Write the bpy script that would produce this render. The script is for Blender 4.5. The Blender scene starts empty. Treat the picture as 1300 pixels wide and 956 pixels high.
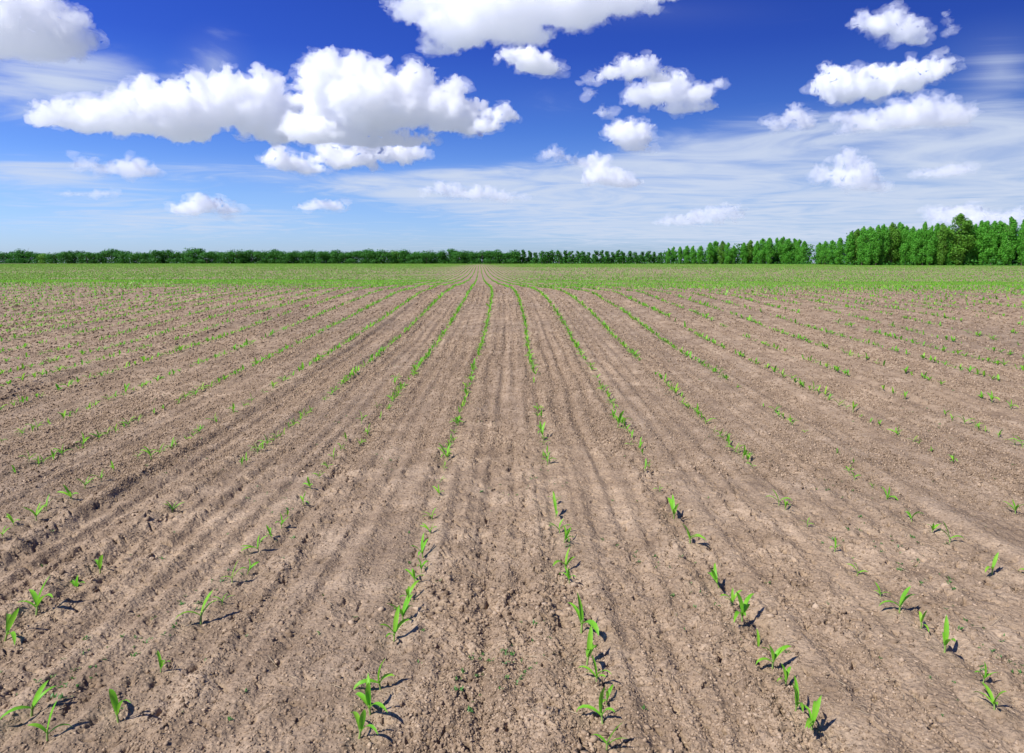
import bpy, math, random
import numpy as np
from mathutils import Vector, Matrix

random.seed(7)
rng = np.random.default_rng(11)
R = math.radians
scene = bpy.context.scene
COL = scene.collection

# ------------------------------------------------------------------ helpers
def link(name, me, mat=None, parent=None):
    o = bpy.data.objects.new(name, me)
    COL.objects.link(o)
    if mat is not None and me is not None and len(me.materials) == 0:
        me.materials.append(mat)
    if parent is not None:
        o.parent = parent
    return o

def mesh_np(name, verts, faces, nside, smooth=False, mat_idx=None):
    """verts (n,3), faces (m,nside) -> mesh, quick"""
    me = bpy.data.meshes.new(name)
    verts = np.ascontiguousarray(verts, np.float32)
    faces = np.ascontiguousarray(faces, np.int32)
    me.vertices.add(len(verts))
    me.vertices.foreach_set('co', verts.ravel())
    me.loops.add(faces.size)
    me.loops.foreach_set('vertex_index', faces.ravel())
    me.polygons.add(len(faces))
    me.polygons.foreach_set('loop_start', np.arange(len(faces), dtype=np.int32) * nside)
    me.polygons.foreach_set('loop_total', np.full(len(faces), nside, np.int32))
    if smooth:
        me.polygons.foreach_set('use_smooth', np.ones(len(faces), bool))
    if mat_idx is not None:
        me.polygons.foreach_set('material_index', np.ascontiguousarray(mat_idx, np.int32))
    me.update(calc_edges=True)
    return me

def tag(o, label=None, cat=None, group=None, kind=None):
    if label: o['label'] = label
    if cat: o['category'] = cat
    if group: o['group'] = group
    if kind: o['kind'] = kind
    return o

def _hash2(ix, iy, seed):
    h = (ix.astype(np.int64) * 374761393 + iy.astype(np.int64) * 668265263 + seed * 974634777) & 0xffffffff
    h = ((h ^ (h >> 13)) * 1274126177) & 0xffffffff
    h = ((h ^ (h >> 16)) * 2246822519) & 0xffffffff
    return h ^ (h >> 15)

def noise2(x, y, seed=0):
    """gradient noise, about -1..1"""
    x0 = np.floor(x); y0 = np.floor(y)
    fx = (x - x0); fy = (y - y0)
    ix = x0.astype(np.int64); iy = y0.astype(np.int64)
    def g(dx, dy):
        a = _hash2(ix + dx, iy + dy, seed).astype(np.float32) * np.float32(2 * math.pi / 4294967296.0)
        return np.cos(a) * (fx - dx) + np.sin(a) * (fy - dy)
    u = fx * fx * fx * (fx * (fx * 6 - 15) + 10); v = fy * fy * fy * (fy * (fy * 6 - 15) + 10)
    a = g(0, 0); b = g(1, 0); c = g(0, 1); d = g(1, 1)
    return (a + (b - a) * u + (c - a) * v + (a - b - c + d) * u * v) * 1.5

def noise3(p, seed=0):
    q = np.floor(p); f = p - q
    i = q.astype(np.int64)
    w = f * f * f * (f * (f * 6 - 15) + 10)
    out = 0
    for dx in (0, 1):
        for dy in (0, 1):
            for dz in (0, 1):
                h = _hash2(i[:, 0] + dx, i[:, 1] + dy + (i[:, 2] + dz) * 7919, seed)
                a = h.astype(np.float64) * (2 * math.pi / 4294967296.0)
                z = ((h * 2654435761) & 0xffffffff) / 2147483648.0 - 1
                s = np.sqrt(1 - z * z)
                g = s * np.cos(a) * (f[:, 0] - dx) + s * np.sin(a) * (f[:, 1] - dy) + z * (f[:, 2] - dz)
                wx = w[:, 0] if dx else 1 - w[:, 0]
                wy = w[:, 1] if dy else 1 - w[:, 1]
                wz = w[:, 2] if dz else 1 - w[:, 2]
                out = out + g * wx * wy * wz
    return out * 1.5

def sstep(a, b, x):
    t = np.clip((x - a) / (b - a), 0, 1)
    return t * t * (3 - 2 * t)

# ------------------------------------------------------------------ camera (24 mm, photographer's eye at 1.4 m above the field)
CAM_H = 1.40
F = 866.7                      # focal length in pixels of the 1300 px wide picture
YH = 332.5
PITCH = math.atan((433.5 - YH) / F)
cam_d = bpy.data.cameras.new('camera')
cam_d.sensor_fit = 'HORIZONTAL'; cam_d.sensor_width = 36; cam_d.lens = 24
cam_d.shift_y = -44.5 / 1300
cam_d.clip_start = 0.05; cam_d.clip_end = 100000
cam = link('camera', cam_d)
cam.location = (0, 0, CAM_H)
cam.rotation_euler = (R(90) - PITCH, 0, 0)
scene.camera = cam

def ray(px, py):
    """direction through a pixel of the 1300x956 picture"""
    x = (px - 650) / F; y = -(py - 433.5) / F
    c, s = math.cos(PITCH), math.sin(PITCH)
    return Vector((x, c + y * s, -s + y * c)).normalized()

def to_px(X, Y, Z):
    c, s = math.cos(PITCH), math.sin(PITCH)
    dz = Z - CAM_H
    dep = Y * c - dz * s
    up = Y * s + dz * c
    return 650 + F * X / dep, 433.5 - F * up / dep

# ------------------------------------------------------------------ terrain profile
_PY = np.array([-3000, -60, 0, 4, 7.6, 11, 14.5, 18, 21, 25, 30, 40, 60, 85, 120, 160, 200, 300, 600, 1200, 4000, 9000.])
_PZ = np.array([0, 0, 0, .0, .09, .2, .33, .46, .50, .47, .36, .12, -.25, -.5, -.62, -.4, -.12, -.05, -.05, -.4, -8, -40.])
_fy = np.concatenate([np.linspace(-3000, -60, 40), np.linspace(-59, 300, 3591), np.linspace(305, 9000, 500)])
_fz = np.interp(_fy, _PY, _PZ)
_k = np.hanning(61); _k /= _k.sum()
_seg = slice(40, 40 + 3591)
_pad = np.concatenate([np.full(30, _fz[40]), _fz[_seg], np.full(30, _fz[40 + 3590])])
_fz[_seg] = np.convolve(_pad, _k, 'valid')
def skew(X): return .28 * 20 * np.tanh(X / 20)
def terrain(X, Y):
    X = np.asarray(X, float); Y = np.asarray(Y, float)
    Yc = Y + skew(X)                       # the swell runs a little askew to the rows
    z = np.interp(Yc, _fy, _fz)
    z = z + 0.05 * noise2(X / 23 + 3, Y / 23, 5) * sstep(6, 25, np.hypot(X, Y)) * (1 - sstep(200, 400, Y))
    return z

def row_shift(Y):
    """lateral drift of the drilled rows with distance: straight, then bearing left past the swell"""
    Y = np.asarray(Y, float)
    a, b, m = 11.0, 26.0, -0.0475
    t = np.clip(Y - a, 0, b - a)
    return m * (t * t / (2 * (b - a)) + np.clip(Y - b, 0, None))
ROW0, SP = -0.46, 0.70

# ------------------------------------------------------------------ node helpers
def new_mat(name):
    m = bpy.data.materials.new(name); m.use_nodes = True
    m.node_tree.nodes.clear()
    return m, m.node_tree
def N(t, typ, **kw):
    n = t.nodes.new(typ)
    for k, v in kw.items():
        if k.startswith('i_'):
            n.inputs[k[2:].replace('_', ' ')].default_value = v
        else:
            setattr(n, k, v)
    return n
def math_n(t, op, a, b=None, c=None, clamp=False):
    n = t.nodes.new('ShaderNodeMath'); n.operation = op; n.use_clamp = clamp
    for i, v in enumerate((a, b, c)):
        if v is None: continue
        if isinstance(v, (int, float)): n.inputs[i].default_value = v
        else: t.links.new(v, n.inputs[i])
    return n.outputs[0]
def ramp(t, fac, stops):
    n = t.nodes.new('ShaderNodeValToRGB')
    cr = n.color_ramp
    while len(cr.elements) > 1: cr.elements.remove(cr.elements[-1])
    cr.elements[0].position = stops[0][0]; cr.elements[0].color = stops[0][1]
    for p, c in stops[1:]:
        e = cr.elements.new(p); e.color = c
    t.links.new(fac, n.inputs[0])
    return n.outputs[0]
def mix(t, fac, a, b):
    n = t.nodes.new('ShaderNodeMix'); n.data_type = 'RGBA'
    for s, v in ((n.inputs[0], fac), (n.inputs[6], a), (n.inputs[7], b)):
        if isinstance(v, (int, float, tuple)): s.default_value = v
        else: t.links.new(v, s)
    return n.outputs[2]

# ------------------------------------------------------------------ sun and sky
EXPOSURE = 0.35
CIRRUS = [(1180,205,460,90,2.1),(880,232,480,40,2.2),(980,205,260,40,.8),(1010,285,460,45,1.1),(650,300,800,50,.5),(1270,90,110,90,.8),(60,110,200,75,1.15),(270,85,70,70,.8),(590,245,190,36,.9),(830,15,260,35,.45),
          (300,215,120,25,.6),(900,265,420,40,.8),(180,275,300,40,.7),(90,225,230,45,.8),(430,235,160,30,.7),(1150,265,250,30,.5),(700,130,90,30,.3),(30,215,120,25,.35)]
SUN_AZ = R(-127)          # compass angle from +Y, negative = left: behind the photographer's left shoulder
SUN_EL = R(49)
sun_dir = Vector((math.sin(SUN_AZ) * math.cos(SUN_EL), math.cos(SUN_AZ) * math.cos(SUN_EL), math.sin(SUN_EL)))
sl = bpy.data.lights.new('sun', 'SUN'); sl.energy = 5.0; sl.angle = R(0.53); sl.color = (1, .97, .93)
sun = link('sun', sl); sun.rotation_euler = sun_dir.to_track_quat('Z', 'Y').to_euler()
sun.location = (0, 0, 60)

world = bpy.data.worlds.new('World'); scene.world = world; world.use_nodes = True
wt = world.node_tree; wt.nodes.clear()
wo = N(wt, 'ShaderNodeOutputWorld'); bg = N(wt, 'ShaderNodeBackground'); bg.inputs[1].default_value = 0.10
sky = N(wt, 'ShaderNodeTexSky', sky_type='NISHITA', sun_disc=False, sun_elevation=SUN_EL, sun_rotation=SUN_AZ,
        altitude=0, air_density=1.0, dust_density=0.35, ozone_density=4.0)

geo = N(wt, 'ShaderNodeNewGeometry')
sepd = N(wt, 'ShaderNodeSeparateXYZ')
vneg = N(wt, 'ShaderNodeVectorMath', operation='SCALE'); vneg.inputs['Scale'].default_value = -1.0
wt.links.new(geo.outputs['Incoming'], vneg.inputs[0]); wt.links.new(vneg.outputs[0], sepd.inputs[0])
dx, dy, dz = sepd.outputs
# deep polarised blue overhead, pale at the horizon; a little lighter towards the sun's side
EXPO = 2 ** EXPOSURE
def tc(r, g, b): return (r / EXPO, g / EXPO, b / EXPO, 1)
tint = ramp(wt, dz, [(0.0, tc(.66, .84, 1.34)), (.045, tc(.66, .84, 1.34)), (.09, tc(.62, .80, 1.27)), (.18, tc(.34, .55, 1.16)),
                     (.28, tc(.19, .34, 1.08)), (.40, tc(.16, .30, 1.08)), (1, tc(.5, .7, 1.3))])
azf = math_n(wt, 'MULTIPLY_ADD', dx, -.55, 1.08)
m1 = N(wt, 'ShaderNodeVectorMath', operation='MULTIPLY'); wt.links.new(sky.outputs[0], m1.inputs[0]); wt.links.new(tint, m1.inputs[1])
m2 = N(wt, 'ShaderNodeVectorMath', operation='SCALE'); wt.links.new(m1.outputs[0], m2.inputs[0]); wt.links.new(azf, m2.inputs['Scale'])
# high cirrus: streaks lying on one high sheet of air, so they flatten towards the horizon by themselves
zc = math_n(wt, 'ADD', math_n(wt, 'MAXIMUM', dz, 0.0), 0.03)
comb = N(wt, 'ShaderNodeCombineXYZ'); wt.links.new(math_n(wt, 'DIVIDE', dx, zc), comb.inputs[0]); wt.links.new(math_n(wt, 'DIVIDE', dy, zc), comb.inputs[1])
mp = N(wt, 'ShaderNodeMapping'); mp.inputs['Rotation'].default_value = (0, 0, R(20)); mp.inputs['Scale'].default_value = (.85, 1.1, 1)
wt.links.new(comb.outputs[0], mp.inputs[0])
n1 = N(wt, 'ShaderNodeTexNoise'); n1.inputs['Scale'].default_value = .75; n1.inputs['Detail'].default_value = 9; n1.inputs['Roughness'].default_value = .56; n1.inputs['Distortion'].default_value = 2.4
wt.links.new(mp.outputs[0], n1.inputs['Vector'])
u_ = math_n(wt, 'DIVIDE', dx, math_n(wt, 'MAXIMUM', dy, .05)); v_ = math_n(wt, 'DIVIDE', dz, math_n(wt, 'MAXIMUM', dy, .05))
uv = N(wt, 'ShaderNodeCombineXYZ'); wt.links.new(u_, uv.inputs[0]); wt.links.new(v_, uv.inputs[1])
acc = None
for (cx, cy_, rx, ry, a) in CIRRUS:
    d0 = ray(cx, cy_); d1 = ray(cx + rx, cy_); d2 = ray(cx, cy_ - ry)
    c0 = (d0.x / d0.y, d0.z / d0.y); sx = abs(d1.x / d1.y - c0[0]); sy = abs(d2.z / d2.y - c0[1])
    sb = N(wt, 'ShaderNodeVectorMath', operation='SUBTRACT'); wt.links.new(uv.outputs[0], sb.inputs[0]); sb.inputs[1].default_value = (c0[0], c0[1], 0)
    ml = N(wt, 'ShaderNodeVectorMath', operation='MULTIPLY'); wt.links.new(sb.outputs[0], ml.inputs[0]); ml.inputs[1].default_value = (1 / sx, 1 / sy, 0)
    ln = N(wt, 'ShaderNodeVectorMath', operation='LENGTH'); wt.links.new(ml.outputs[0], ln.inputs[0])
    w = math_n(wt, 'MULTIPLY', math_n(wt, 'SUBTRACT', 1.0, ln.outputs['Value'], clamp=True), a)
    acc = w if acc is None else math_n(wt, 'ADD', acc, w)
acc = math_n(wt, 'MINIMUM', acc, 1.0)
# threshold falls where the mask is strong
cov = N(wt, 'ShaderNodeMapRange', interpolation_type='SMOOTHSTEP'); cov.inputs['To Min'].default_value = 0; cov.inputs['To Max'].default_value = 1
wt.links.new(n1.outputs[0], cov.inputs['Value'])
wt.links.new(math_n(wt, 'MULTIPLY_ADD', acc, -.50, .64), cov.inputs['From Min'])
wt.links.new(math_n(wt, 'MULTIPLY_ADD', acc, -.22, .90), cov.inputs['From Max'])
cf = math_n(wt, 'MULTIPLY', cov.outputs[0], math_n(wt, 'MULTIPLY', acc, 1.5, clamp=True))
cf = math_n(wt, 'MULTIPLY_ADD', cf, .68, math_n(wt, 'MULTIPLY', math_n(wt, 'MULTIPLY', acc, acc), .22))
K = 10.0 / EXPO
skyc = mix(wt, cf, m2.outputs[0], (.64 * K, .72 * K, .88 * K, 1))
wt.links.new(skyc, bg.inputs[0]); wt.links.new(bg.outputs[0], wo.inputs[0])

# ------------------------------------------------------------------ clouds (real volumes hanging at their own distance)
def cloud_mat(name, dens, g=0.0):
    m, t = new_mat(name)
    o = N(t, 'ShaderNodeOutputMaterial'); v = N(t, 'ShaderNodeVolumeScatter')
    v.inputs['Color'].default_value = (1, 1, 1, 1)
    v.inputs['Density'].default_value = dens * (1.7 if g > .4 else 1.0); v.inputs['Anisotropy'].default_value = g
    t.links.new(v.outputs[0], o.inputs['Volume'])
    return m

def ico(sub):
    import bmesh
    bm = bmesh.new(); bmesh.ops.create_icosphere(bm, subdivisions=sub, radius=1)
    v = np.array([p.co[:] for p in bm.verts]); f = np.array([[q.index for q in p.verts] for p in bm.faces]); bm.free()
    return v, f
ICO1, ICO2 = ico(1), ico(2)

def make_cloud(name, label, blobs, k_px=.18, base_alt=900.0, vox=None, seed=0, mat=None, dist=None, flat=True, amp=1.0, halo=True):
    """blobs: (cx, cy, rx, ry) in picture pixels, giving the direction and angular size of each heap of the cloud"""
    r_ = np.random.default_rng(seed)
    ybase = max(b[1] + b[3] for b in blobs)
    xm = sum(b[0] for b in blobs) / len(blobs)
    if dist is None:
        d = ray(xm, ybase); dist = base_alt / d.z * math.hypot(d.x, d.y)
    V, Fc, off = [], [], 0
    dc = ray(xm, ybase); ctr = Vector((dc.x, dc.y, 0)).normalized() * dist
    fwd = ctr.normalized(); right = Vector((fwd.y, -fwd.x, 0))
    def place(px, py):                       # point on the vertical plane through ctr facing the viewer
        d = ray(px, py); k = dist / (d.x * fwd.x + d.y * fwd.y)
        return np.array([d.x * k, d.y * k, CAM_H + d.z * k])
    ppm = dist / F                           # metres per pixel there
    zbase = place(xm, ybase)[2]
    def sph(c, r):
        nonlocal off
        v, f = ICO2
        V.append(v * r + c); Fc.append(f + off); off += len(v)
    for (cx, cy, rx, ry) in blobs:
        c = place(cx, cy); a, b = rx * ppm, ry * ppm
        dd = min(a, b * 1.6)
        jit = r_.uniform(-.25, .25) * dd
        c = c + np.array(fwd) * jit
        ax = np.stack([np.array(right) * a * .82, np.array(fwd) * dd * .82, np.array([0, 0, b * .82])])
        v, f = ICO2
        V.append(v @ ax + c); Fc.append(f + off); off += len(v)
        n1 = int(12 + 10 * max(a, b) / min(a, b))
        for _ in range(n1):
            u = r_.normal(size=3); u /= np.linalg.norm(u)
            if u[2] < -.35: u[2] *= -1
            p = c + (u @ ax)
            r1 = min(a, b) * r_.uniform(.22, .42)
            sph(p, np.array([r1, r1, r1 * .9]))
            for _ in range(4):
                w = r_.normal(size=3); w /= np.linalg.norm(w)
                w = w * .7 + u * .6
                r2 = r1 * r_.uniform(.3, .55)
                sph(p + w * r1 * .85, r2)
    V = np.concatenate(V); Fc = np.concatenate(Fc)
    if flat:
        lo = V[:, 2] < zbase + .04 * ppm
        V[lo, 2] = zbase + (V[lo, 2] - zbase) * .25
    me0 = mesh_np('cloud_raw', V, Fc, 3)
    o = link('cloud_raw', me0)
    ext = max(V[:, 0].max() - V[:, 0].min(), V[:, 1].max() - V[:, 1].min())
    md = o.modifiers.new('r', 'REMESH'); md.mode = 'VOXEL'; md.voxel_size = vox or 1.3 * ppm
    dg = bpy.context.evaluated_depsgraph_get(); dg.update()
    me = bpy.data.meshes.new_from_object(o.evaluated_get(dg))
    bpy.data.objects.remove(o); bpy.data.meshes.remove(me0)
    me.name = name
    n = len(me.vertices); co = np.empty(n * 3, np.float32); me.vertices.foreach_get('co', co); co = co.reshape(-1, 3).astype(float)
    nr = np.empty(n * 3, np.float32); me.vertices.foreach_get('normal', nr); nr = nr.reshape(-1, 3)
    d = np.zeros(n)
    s = 26 * ppm
    for k, a in ((1, 5.5), (2.1, 3.8), (4.3, 2.6), (9, 1.5), (17, .7)):
        d += (np.abs(noise3(co / s * k, seed + int(k))) * 2.0 - .55) * a * ppm
    side = np.clip((co[:, 2] - zbase) / (10 * ppm), .35, 1)
    co2 = co + nr * (d * side * amp)[:, None]
    me.vertices.foreach_set('co', co2.astype(np.float32).ravel()); me.update()
    me.materials.clear(); me.materials.append(mat or cloud_mat('cloud_vapour', k_px / ppm, .55 if ybase - min(b[1] - b[3] for b in blobs) > 60 else 0.0))
    me.polygons.foreach_set('use_smooth', np.ones(len(me.polygons), bool))
    ob = link(name, me)
    if halo:
        me2 = me.copy(); me2.name = 'cloud_fringe'
        w = noise3(co2 / (np.array([22, 22, 9]) * ppm), seed + 31) + .5 * noise3(co2 / (6 * ppm), seed + 32) + .3 * noise3(co2 / (2.5 * ppm), seed + 33)
        push = np.clip(w * 13 + 1.5, -3, 17) * ppm * np.array(1.0)
        co3 = co2 + (nr * np.array([1.2, 1.2, .6])) * push[:, None]
        me2.vertices.foreach_set('co', co3.astype(np.float32).ravel()); me2.update()
        me2.materials.clear(); me2.materials.append(cloud_mat('cloud_fringe', .022 / ppm))
        link('fringe', me2, parent=ob)
    tag(ob, label, 'cloud', 'clouds')
    return ob
#CLOUDS_BEGIN
CLOUDS = [
 ('long heaped white cumulus with many rounded tops, left half of the largest cloud bank', [(70,148,30,13),(110,152,45,18),(160,150,45,24),(205,142,42,31),(240,148,45,34),(290,125,42,29),(330,140,48,38),(350,160,40,24)], .10),
 ('tallest towering cumulus with two white domes over a grey base, left of the middle', [(405,125,26,40),(425,112,36,38),(460,102,32,28),(470,140,60,38),(520,135,38,34),(532,98,20,18),(530,114,26,24),(570,142,38,32),(600,156,34,20),(400,165,50,20),(470,176,90,12)], .10),
 ('small white puff at the right tip of the largest cloud bank', [(638,147,20,12),(615,160,18,10)], .14),
 ('ragged grey and white cloud hanging just under the tallest cumulus', [(365,207,34,11),(440,202,45,15),(425,192,22,11),(500,196,45,13),(390,215,25,7)], .13),
 ('white cumulus cut by the top left corner of the sky', [(-20,30,60,42),(30,40,50,36),(60,55,42,24),(80,25,26,14),(20,5,55,25),(100,52,17,9)], .04),
 ('wide grey and white cumulus cut by the top edge near the middle', [(560,0,60,28),(520,14,28,14),(580,40,46,26),(640,20,70,38),(720,5,70,34),(780,2,55,22),(840,-8,32,13),(560,62,32,9),(660,50,46,12)], .05),
 ('small white puff hanging right below the cloud cut by the top edge', [(650,70,18,10),(675,80,28,15),(695,86,20,10)], .14),
 ('smooth oval white cloud on top of the group of puffs right of the middle', [(775,93,20,10),(808,88,32,14),(835,98,20,8)], .10),
 ('ragged white cloud in the middle of the group of puffs right of the middle', [(818,122,26,14),(850,116,34,18),(880,122,28,12),(900,134,12,6),(870,136,38,7),(907,108,10,5)], .10),
 ('round white puff at the bottom of the group of puffs right of the middle', [(795,172,27,17),(815,170,14,19),(780,163,14,8),(805,187,22,6)], .13),
 ('tiny thin cloud shred left of the ragged cloud group', [(748,103,12,4),(765,142,14,6),(752,118,8,4)], .05),
 ('bright elongated white cumulus rising to the right in the right part of the sky', [(1055,112,19,19),(1080,108,28,20),(1110,108,32,18),(1145,102,34,16),(1180,92,24,12),(1195,88,13,8)], .15),
 ('small white cumulus near the top edge in the right part of the sky', [(1100,30,17,10),(1125,30,28,13),(1150,40,21,12),(1165,52,12,8)], .10),
 ('thin upright wisp of cloud near the top right corner', [(1202,20,5,8),(1205,38,4,10),(1201,66,5,3)], .05),
 ('soft pale cumulus lying under the bright elongated cumulus', [(1080,150,22,9),(1110,155,40,11),(1150,146,34,17),(1190,146,28,15),(1215,149,22,12)], .06),
 ('small soft cloud left of the soft pale cumulus on the right', [(988,160,17,8),(1008,149,18,12),(1024,157,13,10)], .07),
 ('small steep white cumulus standing in the thin veil right of the middle', [(757,214,16,15),(770,225,30,11),(790,232,32,7)], .10),
 ('small flat cloud shred left of the steep white cumulus', [(703,195,17,7),(722,200,16,5),(735,207,18,4)], .06),
 ('low flat white cumulus above the left part of the far trees', [(243,266,26,8),(265,260,22,9),(285,267,18,6)], .10),
 ('smallest low white cumulus above the far trees, left of the middle', [(393,263,18,6),(410,259,16,7),(424,264,10,4)], .10),
 ('pale ragged cloud under the left end of the largest cloud bank', [(113,210,20,6),(135,216,16,6),(165,215,30,11),(187,213,14,6)], .05),
 ('faint low cloud under the pale ragged cloud at the left', [(130,245,18,5),(112,248,30,3)], .04),
 ('dim bluish cumulus low over the poplars at the right', [(1060,221,26,10),(1080,204,16,9),(1100,236,26,8),(1085,226,30,13)], .05),
 ('small bluish cloud low near the right edge', [(1193,219,26,6),(1215,216,14,7)], .05),
 ('low white hump of cloud behind the tallest poplars', [(1215,273,34,10),(1245,279,50,8),(1290,283,40,7)], .06),
 ('low faint hump of cloud left of the poplars', [(868,280,40,8),(922,267,30,6),(900,275,50,7)], .05),
 ('faint long cloud low over the far trees in the middle', [(562,241,30,6),(600,246,36,8),(640,250,30,5)], .06),
]
#CLOUDS_END
for i, (lab, bl, k) in enumerate(CLOUDS):
    make_cloud('cumulus_cloud', lab, bl, k, seed=50 + i)
#REST
# ------------------------------------------------------------------ the soil
def rgba(r, g, b): return (r, g, b, 1)
def soil_mat():
    m, t = new_mat('soil')
    o = N(t, 'ShaderNodeOutputMaterial'); p = N(t, 'ShaderNodeBsdfPrincipled')
    p.inputs['Roughness'].default_value = .95; p.inputs['Specular IOR Level'].default_value = .15
    tcn = N(t, 'ShaderNodeTexCoord')
    def noise(scale, det, rough=.55):
        n = N(t, 'ShaderNodeTexNoise'); n.inputs['Scale'].default_value = scale; n.inputs['Detail'].default_value = det
        n.inputs['Roughness'].default_value = rough; t.links.new(tcn.outputs['Object'], n.inputs['Vector']); return n.outputs[0]
    big = noise(.35, 3); mid = noise(4.0, 4); fine = noise(70, 5, .7)
    base = ramp(t, mid, [(.32, rgba(*SOIL_D)), (.52, rgba(*SOIL_M)), (.68, rgba(*SOIL_L))])
    c2 = ramp(t, fine, [(.30, rgba(.58, .55, .54)), (.5, rgba(1, 1, 1)), (.72, rgba(1.32, 1.3, 1.28))])
    mm = N(t, 'ShaderNodeMix', data_type='RGBA', blend_type='MULTIPLY'); mm.inputs[0].default_value = 1
    t.links.new(base, mm.inputs[6]); t.links.new(c2, mm.inputs[7])
    c3 = ramp(t, big, [(.35, rgba(.86, .86, .88)), (.65, rgba(1.1, 1.08, 1.05))])
    m3 = N(t, 'ShaderNodeMix', data_type='RGBA', blend_type='MULTIPLY'); m3.inputs[0].default_value = 1
    t.links.new(mm.outputs[2], m3.inputs[6]); t.links.new(c3, m3.inputs[7])
    t.links.new(m3.outputs[2], p.inputs['Base Color'])
    b1 = N(t, 'ShaderNodeBump'); b1.inputs['Strength'].default_value = 1.0; b1.inputs['Distance'].default_value = .006
    v = N(t, 'ShaderNodeTexVoronoi', feature='F1'); v.inputs['Scale'].default_value = 75
    t.links.new(tcn.outputs['Object'], v.inputs['Vector'])
    hsum = math_n(t, 'ADD', fine, math_n(t, 'MULTIPLY', v.outputs['Distance'], -.7))
    t.links.new(hsum, b1.inputs['Height'])
    b2 = N(t, 'ShaderNodeBump'); b2.inputs['Strength'].default_value = .8; b2.inputs['Distance'].default_value = .03
    t.links.new(noise(11, 4, .6), b2.inputs['Height']); t.links.new(b1.outputs[0], b2.inputs['Normal'])
    t.links.new(b2.outputs[0], p.inputs['Normal']); t.links.new(p.outputs[0], o.inputs[0])
    return m
SOIL_D, SOIL_M, SOIL_L = (.225, .160, .101), (.315, .230, .148), (.395, .295, .194)
SOIL = soil_mat()

FURROWS = [(-2.22, .14, .030), (-5.0, .2, .04), (-7.9, .2, .04), (2.65, .16, .018), (5.4, .2, .02), (.24 - .35, .10, .012), (-.11 + .7, .09, .008), (8.9, .2, .03), (-12, .25, .05), (13, .25, .04)]
def soil_h(X, Y, r=None):
    X = np.asarray(X, float); Y = np.asarray(Y, float)
    if r is None: r = np.hypot(X, Y)
    spc = np.maximum(r * .0012, r * r * .00078)
    def lod(lam): return 1 - sstep(lam * .3, lam * .85, spc)
    def lodx(lam): return 1 - sstep(lam * .25, lam * .6, r * .0012)
    z = terrain(X, Y)
    S = X - row_shift(Y)
    wob = .02 * noise2(X * 1.1, Y * .5, 21) + .006 * noise2(X * 5, Y * 2.2, 22) * (1 - sstep(3, 8, r))
    q = (S + wob - ROW0) / SP
    fr = q - np.floor(q)
    strip = np.floor(q)
    near = 1 - sstep(28, 60, r)
    d = np.minimum(fr, 1 - fr) * SP
    h = -.014 * np.exp(-(d / .035) ** 2) + .010 * np.exp(-((d - .09) / .04) ** 2)
    amp = .6 + .5 * noise2(strip * .37 + 3.1, Y * .12, 23)
    amp = amp * (1 - .55 * sstep(.3, 2.5, S))
    h = h + .0120 * amp * np.cos(2 * math.pi * 5 * fr + 1.6 * noise2(S * 2, Y * .6, 24)) * lodx(.14) + .009 * noise2(S * 17, Y * .5, 25) * lodx(.06)
    for fx, fw, fd in FURROWS:
        e = (S + wob * 1.5 - fx) / fw
        h = h - fd * np.exp(-e * e) * (.75 + .5 * noise2(X * 0 + fx, Y * .6, 29)) + fd * .55 * np.exp(-((np.abs(e) - 1.6) / .6) ** 2)
    z = z + h * near
    # rough and smooth lanes along the rows
    lane = sstep(-.35, .5, noise2(S * 3.1, Y * .18, 31) + .35 * noise2(S * 9, Y * .5, 32) + .3 * noise2(X * .8, Y * .8, 33))
    rough = .38 + .85 * lane
    f = 0
    wx = X + .03 * noise2(X * 9, Y * 9, 41); wy = Y + .03 * noise2(X * 9, Y * 9, 42)
    for lam, a, sd, bil in ((.5, .009, 50, .3), (.21, .011, 51, .3), (.10, .015, 52, .35), (.052, .012, 53, .4), (.027, .0085, 54, .4), (.014, .0055, 55, .3)):
        L = lod(lam)
        if np.ndim(L) and L.max() <= 0: continue
        n = noise2(wx / lam, wy / lam * .8, sd)
        f = f + (bil * (np.abs(n) - .28) - (1 - bil) * .7 * n) * a * L * 1.25
    pit = noise2(wx / .045 + 9, wy / .04, 61) + .3 * noise2(wx / .02, wy / .02, 62)
    f = f - .032 * sstep(.38, .75, pit) * lod(.045)
    z = z + f * rough * near
    return z + (.05 * noise2(X / 3.1, Y / 4.3, 71) * sstep(3, 9, r)) * (1 - sstep(60, 150, r))

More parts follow.
